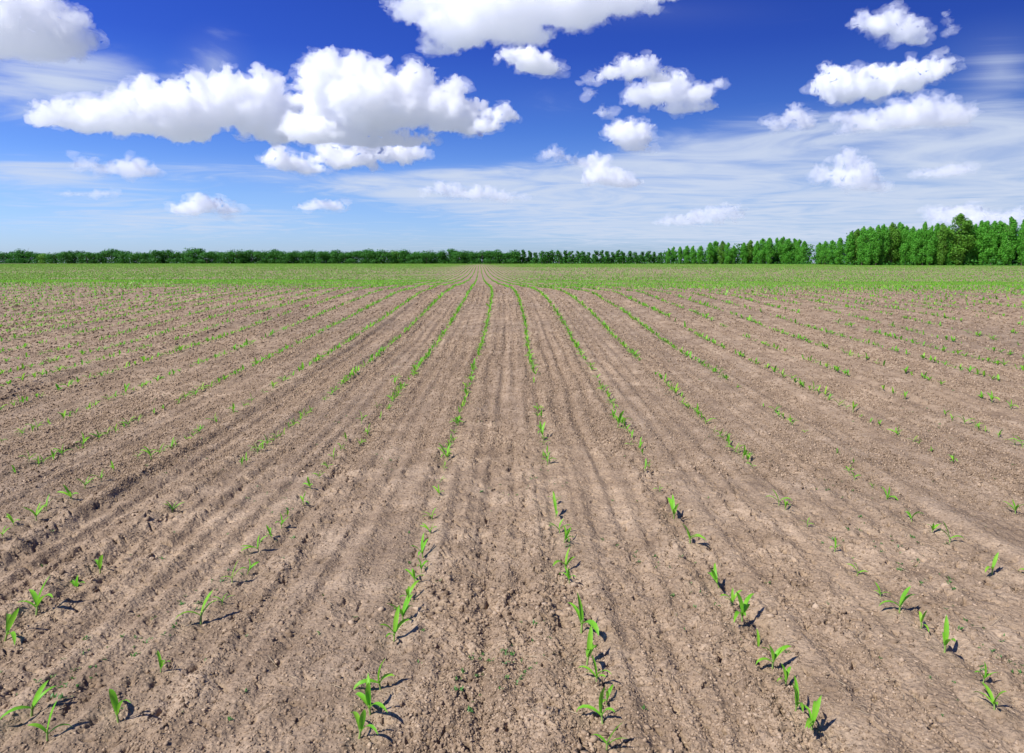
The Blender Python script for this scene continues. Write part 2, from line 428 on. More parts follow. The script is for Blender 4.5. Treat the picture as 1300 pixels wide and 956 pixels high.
def build_ground():
    th_d = np.linspace(R(-47), R(47), 1360)
    th_s = np.concatenate([np.linspace(R(-180), R(-52), 60), np.linspace(R(-51), R(-47.2), 14)])
    th = np.concatenate([th_s, th_d, -th_s[::-1][:-1]])
    s = np.arange(F * .7877 * CAM_H / 1.15, F * .7877 * CAM_H / 75, -.75)
    r = np.concatenate([[.05, .3, .6, .8, .95, 1.05], F * .7877 * CAM_H / s, np.linspace(76, 130, 60), np.linspace(133, 330, 66), np.geomspace(345, 900, 20)])
    nt, nr = len(th), len(r)
    T, RR = np.meshgrid(th, r)
    X = (RR * np.sin(T)); Y = (RR * np.cos(T))
    Z = np.empty_like(X)
    B = 120
    for i in range(0, nr, B):
        Z[i:i + B] = soil_h(X[i:i + B], Y[i:i + B], RR[i:i + B])
    V = np.stack([X, Y, Z], -1).reshape(-1, 3)
    V = np.concatenate([V, [[0, 0, float(terrain(0, 0))]]])
    i = np.arange(nr - 1)[:, None] * nt; j = np.arange(nt)[None, :]
    j2 = (j + 1) % nt
    Fq = np.stack([i + j, i + nt + j, i + nt + j2, i + j2], -1).reshape(-1, 4)[:, ::-1]
    ctr = len(V) - 1
    jj = np.arange(nt); cap = np.stack([np.full(nt, ctr), jj, (jj + 1) % nt, (jj + 1) % nt], -1)
    me = mesh_np('ground', V, Fq, 4, smooth=True)
    o = link('ground', me, SOIL)
    tag(o, kind='structure')
build_ground()

def far_land():  # unseen outer land, made pale blue-grey to bounce light up under the clouds
    m, t = new_mat('cloud_bounce_tone'); oo = N(t, 'ShaderNodeOutputMaterial'); p = N(t, 'ShaderNodeBsdfPrincipled'); p.inputs['Roughness'].default_value = 1
    tcn = N(t, 'ShaderNodeTexCoord'); n = N(t, 'ShaderNodeTexNoise'); n.inputs['Scale'].default_value = .002; n.inputs['Detail'].default_value = 3
    t.links.new(tcn.outputs['Object'], n.inputs['Vector'])
    t.links.new(ramp(t, n.outputs[0], [(.4, rgba(.22, .25, .24)), (.6, rgba(.32, .35, .35))]), p.inputs['Base Color']); t.links.new(p.outputs[0], oo.inputs[0])
    a = np.linspace(-math.pi, math.pi, 181)[:-1]; r = np.geomspace(760, 45000, 30)
    A, RR = np.meshgrid(a, r); X, Y = RR * np.sin(A), RR * np.cos(A)
    Z = terrain(X, Y) + .15
    V = np.stack([X, Y, Z], -1).reshape(-1, 3); nt = len(a)
    i = np.arange(len(r) - 1)[:, None] * nt; j = np.arange(nt)[None, :]; j2 = (j + 1) % nt
    Q = np.stack([i + j, i + j2, i + nt + j2, i + nt + j], -1).reshape(-1, 4)
    tag(link('cloud_bounce_land', mesh_np('cloud_bounce_land', V, Q, 4), m), kind='structure')
far_land()
def ground_z(x, y):
    return float(soil_h(np.array([x]), np.array([y]))[0])
def hit(px, py):
    """where the line of sight through a pixel of the picture meets the field"""
    d = ray(px, py); t = CAM_H / max(-d.z, 1e-4)
    for _ in range(12):
        z = float(terrain(d.x * t, d.y * t)); t += (CAM_H + d.z * t - z) / (-d.z) * .8
    return d.x * t, d.y * t

# loose crumbs and clods lying on the soil
def crumb_mat():
    m, t = new_mat('soil_crumbs')
    o = N(t, 'ShaderNodeOutputMaterial'); p = N(t, 'ShaderNodeBsdfPrincipled')
    p.inputs['Roughness'].default_value = .95; p.inputs['Specular IOR Level'].default_value = .15
    g = N(t, 'ShaderNodeNewGeometry')
    c = ramp(t, g.outputs['Random Per Island'], [(0, rgba(.15, .102, .062)), (.3, rgba(.24, .17, .107)), (.8, rgba(.335, .24, .153)), (1, rgba(.43, .32, .212))])
    t.links.new(c, p.inputs['Base Color']); t.links.new(p.outputs[0], o.inputs[0])
    return m
OCTA = (np.array([[1, 0, 0], [-.5, .87, 0], [-.5, -.87, 0], [.1, .1, 1], [0, 0, -.8], [.5, -.6, .4]]),
        np.array([[0, 1, 3], [1, 2, 3], [2, 5, 3], [5, 0, 3], [1, 0, 4], [2, 1, 4], [5, 2, 4], [0, 5, 4]]))
def clods():
    parts, off = [], 0
    for shape, n, y0, y1, pw in ((ICO1, 110000, 560, 1010, 1.0), (OCTA, 420000, 352, 600, 1.0)):
        py = y0 + (y1 - y0) * rng.random(n) ** pw; a = rng.uniform(R(-45), R(45), n)
        rr = CAM_H * F / (py - YH)
        size = np.exp(rng.normal(math.log(.0031), .42, n))
        size = np.clip(np.maximum(size, rr * np.where(rr > 5, .0010, .0006) * rng.uniform(.5, 1.7, n)), .0018, .028)
        size = np.where((rr < 5) & (size > .0085), .004, size)
        size = np.where((rr < 7) & (noise2(X0 := rr * np.sin(a) * 1.7, rr * np.cos(a) * 1.7, 44) > .35) & (rng.random(n) < .12), rng.uniform(.006, .014, n), size)
        X = rr * np.sin(a); Y = rr * np.cos(a)
        S = X - row_shift(Y)
        lane = noise2(S * 3.1, Y * .18, 31) + .35 * noise2(S * 9, Y * .5, 32) + .3 * noise2(X * .8, Y * .8, 33)
        k = rng.random(n) < .28 + .72 * sstep(-.35, .5, lane)
        X, Y, size = X[k], Y[k], size[k]
        Z = soil_h(X, Y); v, f = shape; m = len(X)
        V = v[None] * (1 + rng.uniform(-.55, .45, (m, len(v), 1)))
        V = V * (size[:, None] * rng.uniform(.6, 1.4, (m, 3)) * [1, 1, .85])[:, None, :]
        g = rng.uniform(0, 6.28, m); c, sn = np.cos(g)[:, None], np.sin(g)[:, None]
        V = np.stack([V[..., 0] * c - V[..., 1] * sn, V[..., 0] * sn + V[..., 1] * c, V[..., 2]], -1)
        V = V + np.stack([X, Y, Z + size * .05], -1)[:, None, :]
        parts.append((V.reshape(-1, 3), (f[None] + (np.arange(m) * len(v))[:, None, None]).reshape(-1, 3) + off)); off += m * len(v)
    o = link('soil_clods', mesh_np('soil_clods', np.concatenate([p[0] for p in parts]), np.concatenate([p[1] for p in parts]), 3), crumb_mat())
    tag(o, 'dry brown crumbs and clods of soil scattered between the seedlings', 'soil clods', kind='stuff')
clods()

# ------------------------------------------------------------------ maize seedlings
def leaf_mat(name, cols, trans=.45, rough=.45):
    m, t = new_mat(name)
    o = N(t, 'ShaderNodeOutputMaterial'); p = N(t, 'ShaderNodeBsdfPrincipled'); p.inputs['Roughness'].default_value = rough
    p.inputs['Specular IOR Level'].default_value = .3
    tr = N(t, 'ShaderNodeBsdfTranslucent'); ms = N(t, 'ShaderNodeMixShader'); ms.inputs[0].default_value = trans
    tcn = N(t, 'ShaderNodeTexCoord'); n = N(t, 'ShaderNodeTexNoise'); n.inputs['Scale'].default_value = 9; n.inputs['Detail'].default_value = 2
    g = N(t, 'ShaderNodeNewGeometry')
    t.links.new(g.outputs['Position'], n.inputs['Vector'])
    n2 = N(t, 'ShaderNodeTexNoise'); n2.inputs['Scale'].default_value = 55; n2.inputs['Detail'].default_value = 3; t.links.new(g.outputs['Position'], n2.inputs['Vector'])
    rnd = math_n(t, 'MULTIPLY_ADD', g.outputs['Random Per Island'], .35, math_n(t, 'ADD', math_n(t, 'MULTIPLY', n.outputs[0], .4), math_n(t, 'MULTIPLY', n2.outputs[0], .28)))
    c = ramp(t, rnd, [(.2, rgba(*cols[0])), (.5, rgba(*cols[1])), (.8, rgba(*cols[2]))])
    t.links.new(c, p.inputs['Base Color']); t.links.new(c, tr.inputs[0])
    t.links.new(p.outputs[0], ms.inputs[1]); t.links.new(tr.outputs[0], ms.inputs[2]); t.links.new(ms.outputs[0], o.inputs[0])
    return m
LEAF = leaf_mat('young_maize_leaf', [(.08, .36, .022), (.20, .55, .035), (.42, .64, .06)])
STEM = leaf_mat('young_maize_stem', [(.20, .38, .06), (.28, .42, .10), (.34, .44, .14)], .2)
WEED = leaf_mat('weed_leaf', [(.05, .14, .03), (.08, .22, .04), (.12, .28, .06)], .35)

def leaf_geo(r_, az, L, W, lean0, bend, z0=0, nseg=6, nx=3, twist=0.0):
    """one arching ribbon with a folded midrib, rooted on the stem"""
    t = np.linspace(0, 1, nseg + 1)
    ang = lean0 + bend * t ** 1.6
    ds = L / nseg
    x = np.concatenate([[0], np.cumsum(np.sin(ang[:-1] + .5 * np.diff(ang)) * ds)])
    z = z0 + np.concatenate([[0], np.cumsum(np.cos(ang[:-1] + .5 * np.diff(ang)) * ds)])
    w = W * (np.sin(np.pi * np.clip(t * .93 + .07, 0, 1)) ** .65); w[0] = W * .45; w[-1] = W * .04
    tw = twist * t
    rows = []
    for i in range(nseg + 1):
        nrm = np.array([-math.cos(ang[i]), 0, math.sin(ang[i])])
        row = []
        for u in np.linspace(-1, 1, nx):
            side = np.array([0, math.cos(tw[i]), 0]) + nrm * math.sin(tw[i])
            row.append(np.array([x[i], 0, z[i]]) + side * u * w[i] / 2 + nrm * abs(u) * w[i] * .22)
        rows.append(row)
    V = np.array(rows).reshape(-1, 3)
    c, s = math.cos(az), math.sin(az)
    V = V @ np.array([[c, s, 0], [-s, c, 0], [0, 0, 1]])
    q = []
    for i in range(nseg):
        for j in range(nx - 1):
            a = i * nx + j
            q.append((a, a + 1, a + nx + 1, a + nx))
    return V, np.array(q)

def stem_geo(h, r0, r1, n=6):
    V = []
    for k, (z, r) in enumerate(((-.15 * h, r0), (h * .5, (r0 + r1) / 2), (h, r1))):
        for i in range(n):
            a = 2 * math.pi * i / n; V.append((r * math.cos(a), r * math.sin(a), z))
    q = []
    for k in range(2):
        for i in range(n):
            q.append((k * n + i, k * n + (i + 1) % n, (k + 1) * n + (i + 1) % n, (k + 1) * n + i))
    return np.array(V), np.array(q)

# shapes of seedling, all one unit tall (a unit becomes the real height, about 8 to 15 cm)
def seedling_shape(seed, nseg=6, nx=3):
    r_ = np.random.default_rng(seed)
    kinds = [3, 4, 3, 4, 3, 3, 5, 4, 3, 4]
    nl = kinds[seed % 10]
    az = r_.uniform(0, 2 * math.pi); out = []
    hs = .26 + .1 * r_.random()
    for i in range(nl):
        top = i == nl - 1
        L = r_.uniform(.7, .92) if top else r_.uniform(.55, 1.05)
        lean = r_.uniform(.08, .38) if top else r_.uniform(.4, .85)
        bend = r_.uniform(.05, .7) if top else r_.uniform(.7, 2.1)
        W = r_.uniform(.12, .165) if i else r_.uniform(.09, .125)
        out.append((az + i * math.pi + r_.uniform(-.5, .5), L, W, lean, bend, hs * (.55 + .4 * i / nl), r_.uniform(-.6, .6)))
    return hs, out
protos = []
for sd in range(22):
    hs, lv = seedling_shape(sd)
    r_ = np.random.default_rng(sd)
    sv, sq = stem_geo(hs, .030, .024)
    stem_me = mesh_np('stem', sv, sq, 4, True); stem_me.materials.append(STEM)
    leaves = []
    for (az, L, W, le, be, z0, tw) in lv:
        v, q = leaf_geo(r_, az, L, W, le, be, z0, twist=tw)
        me = mesh_np('leaf', v, q, 4, True); me.materials.append(LEAF); leaves.append((me, v, q))
    # the same plant as one mesh, for the far ones, and in few faces, for the mass of the rows
    Vs, Qs, off = [sv], [sq], len(sv); mi = [np.ones(len(sq), int)]
    for _, v, q in leaves:
        Vs.append(v); Qs.append(q + off); off += len(v); mi.append(np.zeros(len(q), int))
    whole = mesh_np('corn_seedling', np.concatenate(Vs), np.concatenate(Qs), 4, True, np.concatenate(mi))
    whole.materials.append(LEAF); whole.materials.append(STEM)
    def low(nseg, nx):
        Vl, Ql, of = [], [], 0
        for (az, L, W, le, be, z0, tw) in lv:
            v, q = leaf_geo(r_, az, L, W * 1.5, le, be, z0 * .6, nseg=nseg, nx=nx)
            Vl.append(v); Ql.append(q + of); of += len(v)
        return np.concatenate(Vl), np.concatenate(Ql)
    protos.append(dict(stem=stem_me, leaves=[l[0] for l in leaves], whole=whole, mid=low(4, 3), far=low(2, 2), nleaf=len(lv)))

# seedlings read off the photograph: foot of the plant and its height, in picture pixels (turned into places on the field)
NEAR = [(394.6,621.5,18),(405,608,11),(385,641,17),(365,658,13),(357,671,17),(558.6,612,10),(557.7,628,14),(548.5,658,16),(546,677,17),
 (536.8,706,25),(534.6,726,19),(527,738,20),(518.6,760,24),(511,787,30),(500,812,32),(483,872,36),(706,656,26),(704,640,16),(710.6,676,18),
 (716,689,21),(719,723,30),(723,738,21),(738,803,44),(745,845,40),(757,872,24),(6,809,36),(46,781,33),(18,669,15),(3,685,12),(46,660,20),
 (59,649,15),(92,634,17),(108,620,15),(129,611,13),(98,741,25),(127,723,25),(219,649,16),(255,792,36),(282,766,15),(295,741,22),
 (314,728,19),(329,701,21),(345,685,15),(204,852,22),(838,622.6,11),(855.6,658,30),(876,690,26),(913,745,27),(930,771,20),(942,792,33),
 (962,816,22),(981,848,30),(998,868,22),(989,642,18),(997,648,14),(1025,669,12),(1059.6,701,15),(1088,730,17),(1118,759.6,15),(1142,778,32),
 (1169,799,22),(1199,831,30),(1248,867,18),(1157.6,662,16),(1183,677,15),(1205.6,690,21),(1259,731,24),(1085,610,13),(1078,600,10),(1108,621,9),
 (1124.6,634,17),(1289,651,15),(459,538,15),(505,484,12),(501,490,12),(479,518,10),(687,529,13),(689,556,20),(686,545,10),(784,542,25),(778,530,14),
 (819,600,14),(582,538,15),(574,561,11),(570,581,12),(564,596,10),(577,550,8),(440,560,14),(432,572,12),(424,584,14),(417,596,12),(800,565,10),(955,592,10),
 (175,583,12),(145,598,12),(20,600,12),(37,588,12),(40,905,36),(470,905,38),(765,918,36),(1010,905,30),(150,915,34),(770,893,20),(1030,930,30),(1262,905,24),(456,935,38),(770,950,32),(60,940,30)]
rows_gap = {}
plants = []
for (px, py, h) in NEAR:
    X, Y = hit(px, py)
    dist = math.sqrt(X * X + Y * Y + CAM_H ** 2)
    hm = h * dist / F / math.cos(math.atan2(CAM_H, math.hypot(X, Y))) * .96
    plants.append((X, Y, min(hm, .19), 1))
KMIN, KMAX = -90, 90
for k in range(KMIN, KMAX + 1):
    x0 = ROW0 + k * SP
    ymin = 1.2
    n = int((62 - ymin) / .09)
    Y = ymin + np.arange(n) * .09 + rng.normal(0, .03, n)
    dens = noise2(Y * 1.3 + k * 7.3, Y * 0 + k * 1.7, 81) + .7 * noise2(Y * .21 + k * 3.3, Y * 0 + k, 82)
    side = np.where(k > 5, -.22, np.where(k < -2, .12, .08))
    p = np.clip(.92 + side + dens * 1.15, .08, .98)
    p = p * (1 - .22 * (1 - sstep(5, 11, Y))) + .08 * sstep(14, 30, Y)
    ok = rng.random(n) < p
    Y = Y[ok]
    X = x0 + row_shift(Y) + rng.normal(0, .010, len(Y))
    m = np.abs(X) < Y * .92 + 1.6
    X, Y = X[m], Y[m]
    for x, y in zip(X, Y):
        px, py = to_px(x, y, float(0 if y < 5 else .1))
        if -6 < px < 1306 and 596 < py < 956: continue
        if py > 956 and rng.random() < .45: continue
        plants.append((x, y, float(np.clip(rng.normal(.080, .018), .04, .125)), 0))
P = np.array([(a, b, c, d) for a, b, c, d in plants])
Zt = terrain(P[:, 0], P[:, 1])
pxs, pys = to_px(P[:, 0], P[:, 1], Zt)
inview = (pxs > 0) & (pxs < 1300) & (pys < 975) & (pys - P[:, 2] * F / np.maximum(P[:, 1], 1) < 952)
D = np.hypot(P[:, 0], P[:, 1])
order = np.argsort(np.where(inview, D / (P[:, 2] ** .35), 1e9))
N_IND = 300
ind = order[:N_IND]; mask = np.zeros(len(P), bool); mask[ind] = True
rowk = np.round((P[:, 0] - row_shift(P[:, 1]) - ROW0) / SP).astype(int)
ORD = ['zeroth','first','second','third','fourth','fifth','sixth','seventh','eighth','ninth','tenth','eleventh','twelfth','thirteenth','fourteenth','fifteenth','sixteenth','seventeenth','eighteenth','nineteenth','twentieth']
TENS = {2:'twenty',3:'thirty',4:'forty',5:'fifty',6:'sixty',7:'seventy'}
def ordinal(n):
    if n <= 20: return ORD[n]
    t, u = divmod(n, 10)
    if u == 0: return {3:'thirtieth',4:'fortieth',5:'fiftieth',6:'sixtieth',7:'seventieth'}[t]
    return TENS[t] + '-' + ORD[u]
NUMW = {1: 'one', 2: 'two', 3: 'three', 4: 'four'}
# rows are counted outwards from the bare middle strip
def row_name(k):
    return f'{ordinal(k)} row right of middle' if k >= 1 else f'{ordinal(1 - k)} row left of middle'
byrow = {}
for i in ind: byrow.setdefault(rowk[i], []).append(i)
zs = soil_h(P[:, 0], P[:, 1])
choice = rng.integers(0, 22, len(P)); spin = rng.uniform(0, 2 * math.pi, len(P))
count = 0
nearest = set(order[:150].tolist())
for k, lst in sorted(byrow.items()):
    lst.sort(key=lambda i: P[i, 1])
    for n, i in enumerate(lst, 1):
        pr = protos[choice[i]]
        h = P[i, 2]
        size = 'small' if h < .08 else 'tall' if h > .125 else 'green'
        lab = f'{size} corn seedling, {ordinal(n)} from bottom edge, {row_name(k)}'
        loc = Vector((P[i, 0], P[i, 1], zs[i] - .002))
        if i in nearest:
            e = link('corn_seedling', None); e.empty_display_size = .03
            st = link('stem', pr['stem'], parent=e)
            for me in pr['leaves']: link('leaf', me, parent=e)
        else:
            e = link('corn_seedling', pr['whole'])
        e.location = loc; e.scale = (h, h, h); e.rotation_euler = (rng.normal(0, .12), rng.normal(0, .12), spin[i])
        tag(e, lab, 'seedling', 'corn seedlings in drilled rows')

def batch(idx, key):
    V, Q, off = [], [], 0
    for c in range(22):
        ii = idx[choice[idx] == c]
        if not len(ii): continue
        v, q = protos[c][key]
        a = spin[ii]; ca, sa = np.cos(a), np.sin(a)
        h = P[ii, 2] * (1.0 if key == 'mid' else 1.05)
        W = v[None] * h[:, None, None]
        X = W[..., 0] * ca[:, None] - W[..., 1] * sa[:, None] + P[ii, 0][:, None]
        Y = W[..., 0] * sa[:, None] + W[..., 1] * ca[:, None] + P[ii, 1][:, None]
        Z = W[..., 2] + zs[ii][:, None]
        V.append(np.stack([X, Y, Z], -1).reshape(-1, 3))
        Q.append((q[None] + (np.arange(len(ii)) * len(v))[:, None, None] + off).reshape(-1, 4)); off += len(ii) * len(v)
    return np.concatenate(V), np.concatenate(Q)
restp = np.where(~mask)[0]
v1, q1 = batch(restp[D[restp] < 20], 'mid'); v2, q2 = batch(restp[D[restp] >= 20], 'far')
# beyond sixty metres: upright leaf tufts strung along every row
def tufts(r0, r1, step, seed, hgt, wid, dn):
    r_ = np.random.default_rng(seed)
    Vs = []
    ks = np.arange(-int(r1 * .95 / SP) - 5, int(r1 * 1.05 / SP) + 40)
    Y = np.arange(r0 * .6, r1, step)
    K, YY = np.meshgrid(ks, Y, indexing='ij')
    YY = YY + r_.uniform(-.5, .5, YY.shape) * step
    X = ROW0 + K * SP + row_shift(YY)
    rr = np.hypot(X, YY)
    if r0 < 30: rr = np.where(YY + skew(X) > 12 + 15 * r_.random(rr.shape), np.maximum(rr, r0 + .1), 0)
    m = (rr > r0) & (rr < r1) & (np.abs(X) < YY * .86 + 4)
    X, YY = X[m], YY[m]
    pk = dn + .12 * np.clip(-X / (.3 * YY), -.6, 1) + .35 * noise2(X * .02, YY * .012, 91) + .25 * noise2(X * .2, YY * .2, 92)
    bx, by = BARE
    pk = np.where(((X - bx) / 9) ** 2 + ((YY - by - .12 * (X - bx)) / 1.6) ** 2 < 1, 0, pk)
    kk = r_.random(len(X)) < np.clip(pk, .1, 1) * (pk > 0); X, YY = X[kk], YY[kk]
    n = len(X); Z = terrain(X, YY)
    a = r_.uniform(0, math.pi, n); w = wid * r_.uniform(.6, 1.3, n) / 2; h = hgt * r_.uniform(.6, 1.3, n)
    cx, sy = np.cos(a) * w, np.sin(a) * w
    lx, ly = r_.normal(0, .35, n) * h, r_.normal(0, .35, n) * h
    V = np.stack([np.stack([X - cx, YY - sy, Z - .01], -1), np.stack([X + cx, YY + sy, Z - .01], -1),
                  np.stack([X + cx * .5 + lx, YY + sy * .5 + ly, Z + h], -1), np.stack([X - cx * .5 + lx, YY - sy * .5 + ly, Z + h * .8], -1)], 1)
    return V.reshape(-1, 3), np.arange(n * 4).reshape(-1, 4)
BARE = hit(165, 354)
T0 = tufts(20, 62, .25, 4, .08, .06, .62); T1 = tufts(58, 115, .22, 5, .10, .10, .66); T2 = tufts(115, 370, .42, 6, .10, .20, .74); T3 = tufts(370, 650, 1.6, 8, .14, .60, .72)
LEAF_FAR = leaf_mat('field_maize_leaf', [(.11, .32, .03), (.21, .46, .05), (.36, .56, .09)])
V, Q, MI, off = [], [], [], 0
for c, (v, q) in enumerate(((v1, q1), (v2, q2), T0, T1, T2, T3)):
    V.append(v); Q.append(q + off); off += len(v); MI.append(np.full(len(q), int(c > 2)))
o = link('young_corn', mesh_np('young_corn', np.concatenate(V), np.concatenate(Q), 4, False, np.concatenate(MI)))
o.data.materials.append(LEAF); o.data.materials.append(LEAF_FAR)
tag(o, 'rows of tiny bright green corn plants running away to the far field edge', 'corn rows', kind='stuff')

# weeds: tiny sprouts between the rows
def weeds():
    r_ = np.random.default_rng(3)
    n = 3000
    py = r_.uniform(372, 960, n); px = r_.uniform(-60, 1360, n)
    xs = (px - 650) / F; rr = CAM_H * F / (py - YH)
    X, Y = xs * rr, rr
    keep = (noise2(X * 1.9, Y * 1.1, 95) > .38) | (r_.random(n) < .03)
    X, Y = X[keep], Y[keep]
    Z = soil_h(X, Y)
    V, Q, off = [], [], 0
    for x, y, z in zip(X, Y, Z):
        s = r_.uniform(.006, .018)
        for _ in range(r_.integers(3, 7)):
            v, q = leaf_geo(r_, r_.uniform(0, 6.28), s, s * .35, r_.uniform(.3, 1.2), .6, 0, nseg=2, nx=2)
            V.append(v + [x + r_.normal(0, s * .3), y + r_.normal(0, s * .3), z]); Q.append(q + off); off += len(v)
    o = link('weed_sprouts', mesh_np('weed_sprouts', np.concatenate(V), np.concatenate(Q), 4), WEED)
    tag(o, 'tiny dull green weed sprouts scattered on the bare soil', 'weeds', kind='stuff')
weeds()
# dry straw bits
def straw():
    m, t = new_mat('dry_straw'); oo = N(t, 'ShaderNodeOutputMaterial'); p = N(t, 'ShaderNodeBsdfPrincipled')
    p.inputs['Base Color'].default_value = (.42, .33, .2, 1); p.inputs['Roughness'].default_value = .7; t.links.new(p.outputs[0], oo.inputs[0])
    r_ = np.random.default_rng(9); V, Q, off = [], [], 0
    for _ in range(420):
        py = r_.uniform(480, 960); px = r_.uniform(-40, 1340); rr = CAM_H * F / (py - YH); X, Y = (px - 650) / F * rr, rr
        L = r_.uniform(.012, .05); a = r_.uniform(0, 3.14); w = r_.uniform(.0006, .0014)
        z = ground_z(X, Y) + .006
        v, q = stem_geo(L, w, w * .6, 4)
        v = v[:, [2, 0, 1]]; c, s = math.cos(a), math.sin(a)
        v = v @ np.array([[c, s, r_.normal(0, .2)], [-s, c, 0], [0, 0, 1]])
        V.append(v + [X, Y, z]); Q.append(q + off); off += len(v)
    o = link('straw_litter', mesh_np('straw_litter', np.concatenate(V), np.concatenate(Q), 4), m)
    tag(o, 'short dry pale bits of straw lying loose on the brown soil', 'straw', kind='stuff')
straw()

# ------------------------------------------------------------------ trees
def bark(name, col):
    m, t = new_mat(name); oo = N(t, 'ShaderNodeOutputMaterial'); p = N(t, 'ShaderNodeBsdfPrincipled'); p.inputs['Roughness'].default_value = .9
    tcn = N(t, 'ShaderNodeTexCoord'); n = N(t, 'ShaderNodeTexNoise'); n.inputs['Scale'].default_value = 3; t.links.new(tcn.outputs['Object'], n.inputs['Vector'])
    c = ramp(t, n.outputs[0], [(.35, rgba(*[x * .6 for x in col])), (.6, rgba(*col))])
    t.links.new(c, p.inputs['Base Color']); t.links.new(p.outputs[0], oo.inputs[0]); return m
BARK = bark('grey_brown_bark', (.16, .12, .09)); PALE = bark('pale_bark', (.5, .48, .43))
CROWN_P = leaf_mat('poplar_leaves', [(.060, .29, .024), (.12, .42, .036), (.20, .52, .055)], .45, .6)
CROWN_Y = leaf_mat('light_leaves', [(.07, .22, .02), (.12, .31, .026), (.18, .38, .035)], .35, .6)
CROWN_B = leaf_mat('dark_leaves', [(.022, .12, .012), (.040, .185, .016), (.07, .25, .022)], .35, .6)

def leaves_from(pts, nrm, size, r_):
    n = len(pts)
    d = nrm + r_.normal(0, .45, (n, 3)); d /= np.linalg.norm(d, axis=1)[:, None]
    a = np.cross(d, r_.normal(size=(n, 3))); a /= np.linalg.norm(a, axis=1)[:, None]
    b = np.cross(d, a)
    s = size * r_.uniform(.6, 1.4, n)[:, None] / 2
    V = np.stack([pts - a * s - b * s * .5, pts + a * s * .5 - b * s, pts + a * s + b * s * .6, pts - a * s * .4 + b * s], 1)
    return V.reshape(-1, 3), np.arange(n * 4).reshape(-1, 4)

def trunk_geo(h, r0, r_, limbs=6, spread=.25):
    V, Q, off = [], [], 0
    def tube(p0, p1, a, b, n=6, seg=3):
        nonlocal off
        p0, p1 = np.array(p0, float), np.array(p1, float); d = p1 - p0; L = np.linalg.norm(d); d /= L
        u = np.cross(d, [0.3, .9, .1]); u /= np.linalg.norm(u); w = np.cross(d, u)
        ring = []
        for k in range(seg + 1):
            t = k / seg; c = p0 + (p1 - p0) * t + u * math.sin(t * 3.1) * L * .02; r = a + (b - a) * t
            for i in range(n):
                g = 2 * math.pi * i / n; ring.append(c + (u * math.cos(g) + w * math.sin(g)) * r)
        q = [(k * n + i, k * n + (i + 1) % n, (k + 1) * n + (i + 1) % n, (k + 1) * n + i) for k in range(seg) for i in range(n)]
        V.append(np.array(ring)); Q.append(np.array(q) + off); off += len(ring)
    tube((0, 0, -.02), (0, 0, h), r0, r0 * .25)
    for i in range(limbs):
        z = h * r_.uniform(.2, .8); a = r_.uniform(0, 6.28); L = spread * r_.uniform(.6, 1.2)
        tube((0, 0, z), (math.cos(a) * L, math.sin(a) * L, z + L * r_.uniform(.8, 1.8)), r0 * .4, r0 * .1, 5, 2)
    return np.concatenate(V), np.concatenate(Q)

def tree_proto(kind, seed):
    """one-unit-tall tree: (trunk mesh, crown mesh)"""
    r_ = np.random.default_rng(seed)
    lobes = []
    if kind == 'poplar':
        W = r_.uniform(.12, .165); nl = 40
        for i in range(nl):
            t = (i + .5) / nl; z = .07 + .90 * t
            prof = W * (min(1, .6 + t * 1.1) if t < .5 else (1 - ((t - .5) / .5) ** 2.6) ** .6)
            a = r_.uniform(0, 6.28); off = prof * r_.uniform(.3, .75)
            rr = max(.03, prof * r_.uniform(.35, .62))
            lobes.append((np.array([math.cos(a) * off, math.sin(a) * off, z]), np.array([rr, rr, rr * 1.25 + .02])))
        npl, sz, mat = 170, .019, CROWN_P
    elif kind == 'slender':
        W = r_.uniform(.17, .25); nl = 20
        for i in range(nl):
            t = (i + .5) / nl; z = .16 + .80 * t
            prof = W * (1 - abs(t - .4) ** 1.6); a = r_.uniform(0, 6.28); off = prof * r_.uniform(.3, .9)
            rr = prof * r_.uniform(.4, .7); lobes.append((np.array([math.cos(a) * off, math.sin(a) * off, z]), np.array([rr, rr, rr * 1.3])))
        npl, sz, mat = 55, .05, CROWN_B
    else:
        nl = 15
        wide = .78 if kind == 'broad' else .5
        for i in range(nl):
            u = r_.normal(size=3); u /= np.linalg.norm(u); u[2] = abs(u[2]) if r_.random() < .6 else u[2]
            c = np.array([0, 0, .52]) + u * np.array([wide * .6, wide * .6, .28]) * r_.uniform(.5, 1)
            rr = r_.uniform(.14, .24); lobes.append((c, np.array([rr * 1.1, rr * 1.1, rr])))
        for i in range(6):
            a = r_.uniform(0, 6.28); lobes.append((np.array([math.cos(a) * wide * .45, math.sin(a) * wide * .45, .18]), np.array([.2, .2, .18])))
        npl, sz, mat = 120, .045, CROWN_B
    PT, NR = [], []
    for c, rad in lobes:
        u = r_.normal(size=(npl, 3)); u /= np.linalg.norm(u, axis=1)[:, None]
        k = np.where(r_.random(npl) < .7, r_.uniform(.85, 1.12, npl), r_.uniform(.2, .85, npl))[:, None]
        PT.append(c + u * rad * k); NR.append(u * .8 + (c - np.array([0, 0, .45])) * [1, 1, .3] * 1.5)
    PT = np.concatenate(PT); NR = np.concatenate(NR); NR /= np.linalg.norm(NR, axis=1)[:, None]
    ok = PT[:, 2] > .012; PT, NR = PT[ok], NR[ok]
    top = PT[:, 2].max(); PT[:, 2] *= 1.0 / top
    v, q = leaves_from(PT, NR, sz, r_)
    crown = mesh_np('crown', v, q, 4); crown.materials.append(mat)
    tv, tq = trunk_geo(.9 if kind != 'broad' else .75, {'poplar': .012, 'slender': .011}.get(kind, .022), r_, spread=.12 if kind != 'broad' else .3)
    trunk = mesh_np('trunk', tv, tq, 4, True); trunk.materials.append(PALE if kind == 'slender' else BARK)
    return trunk, crown
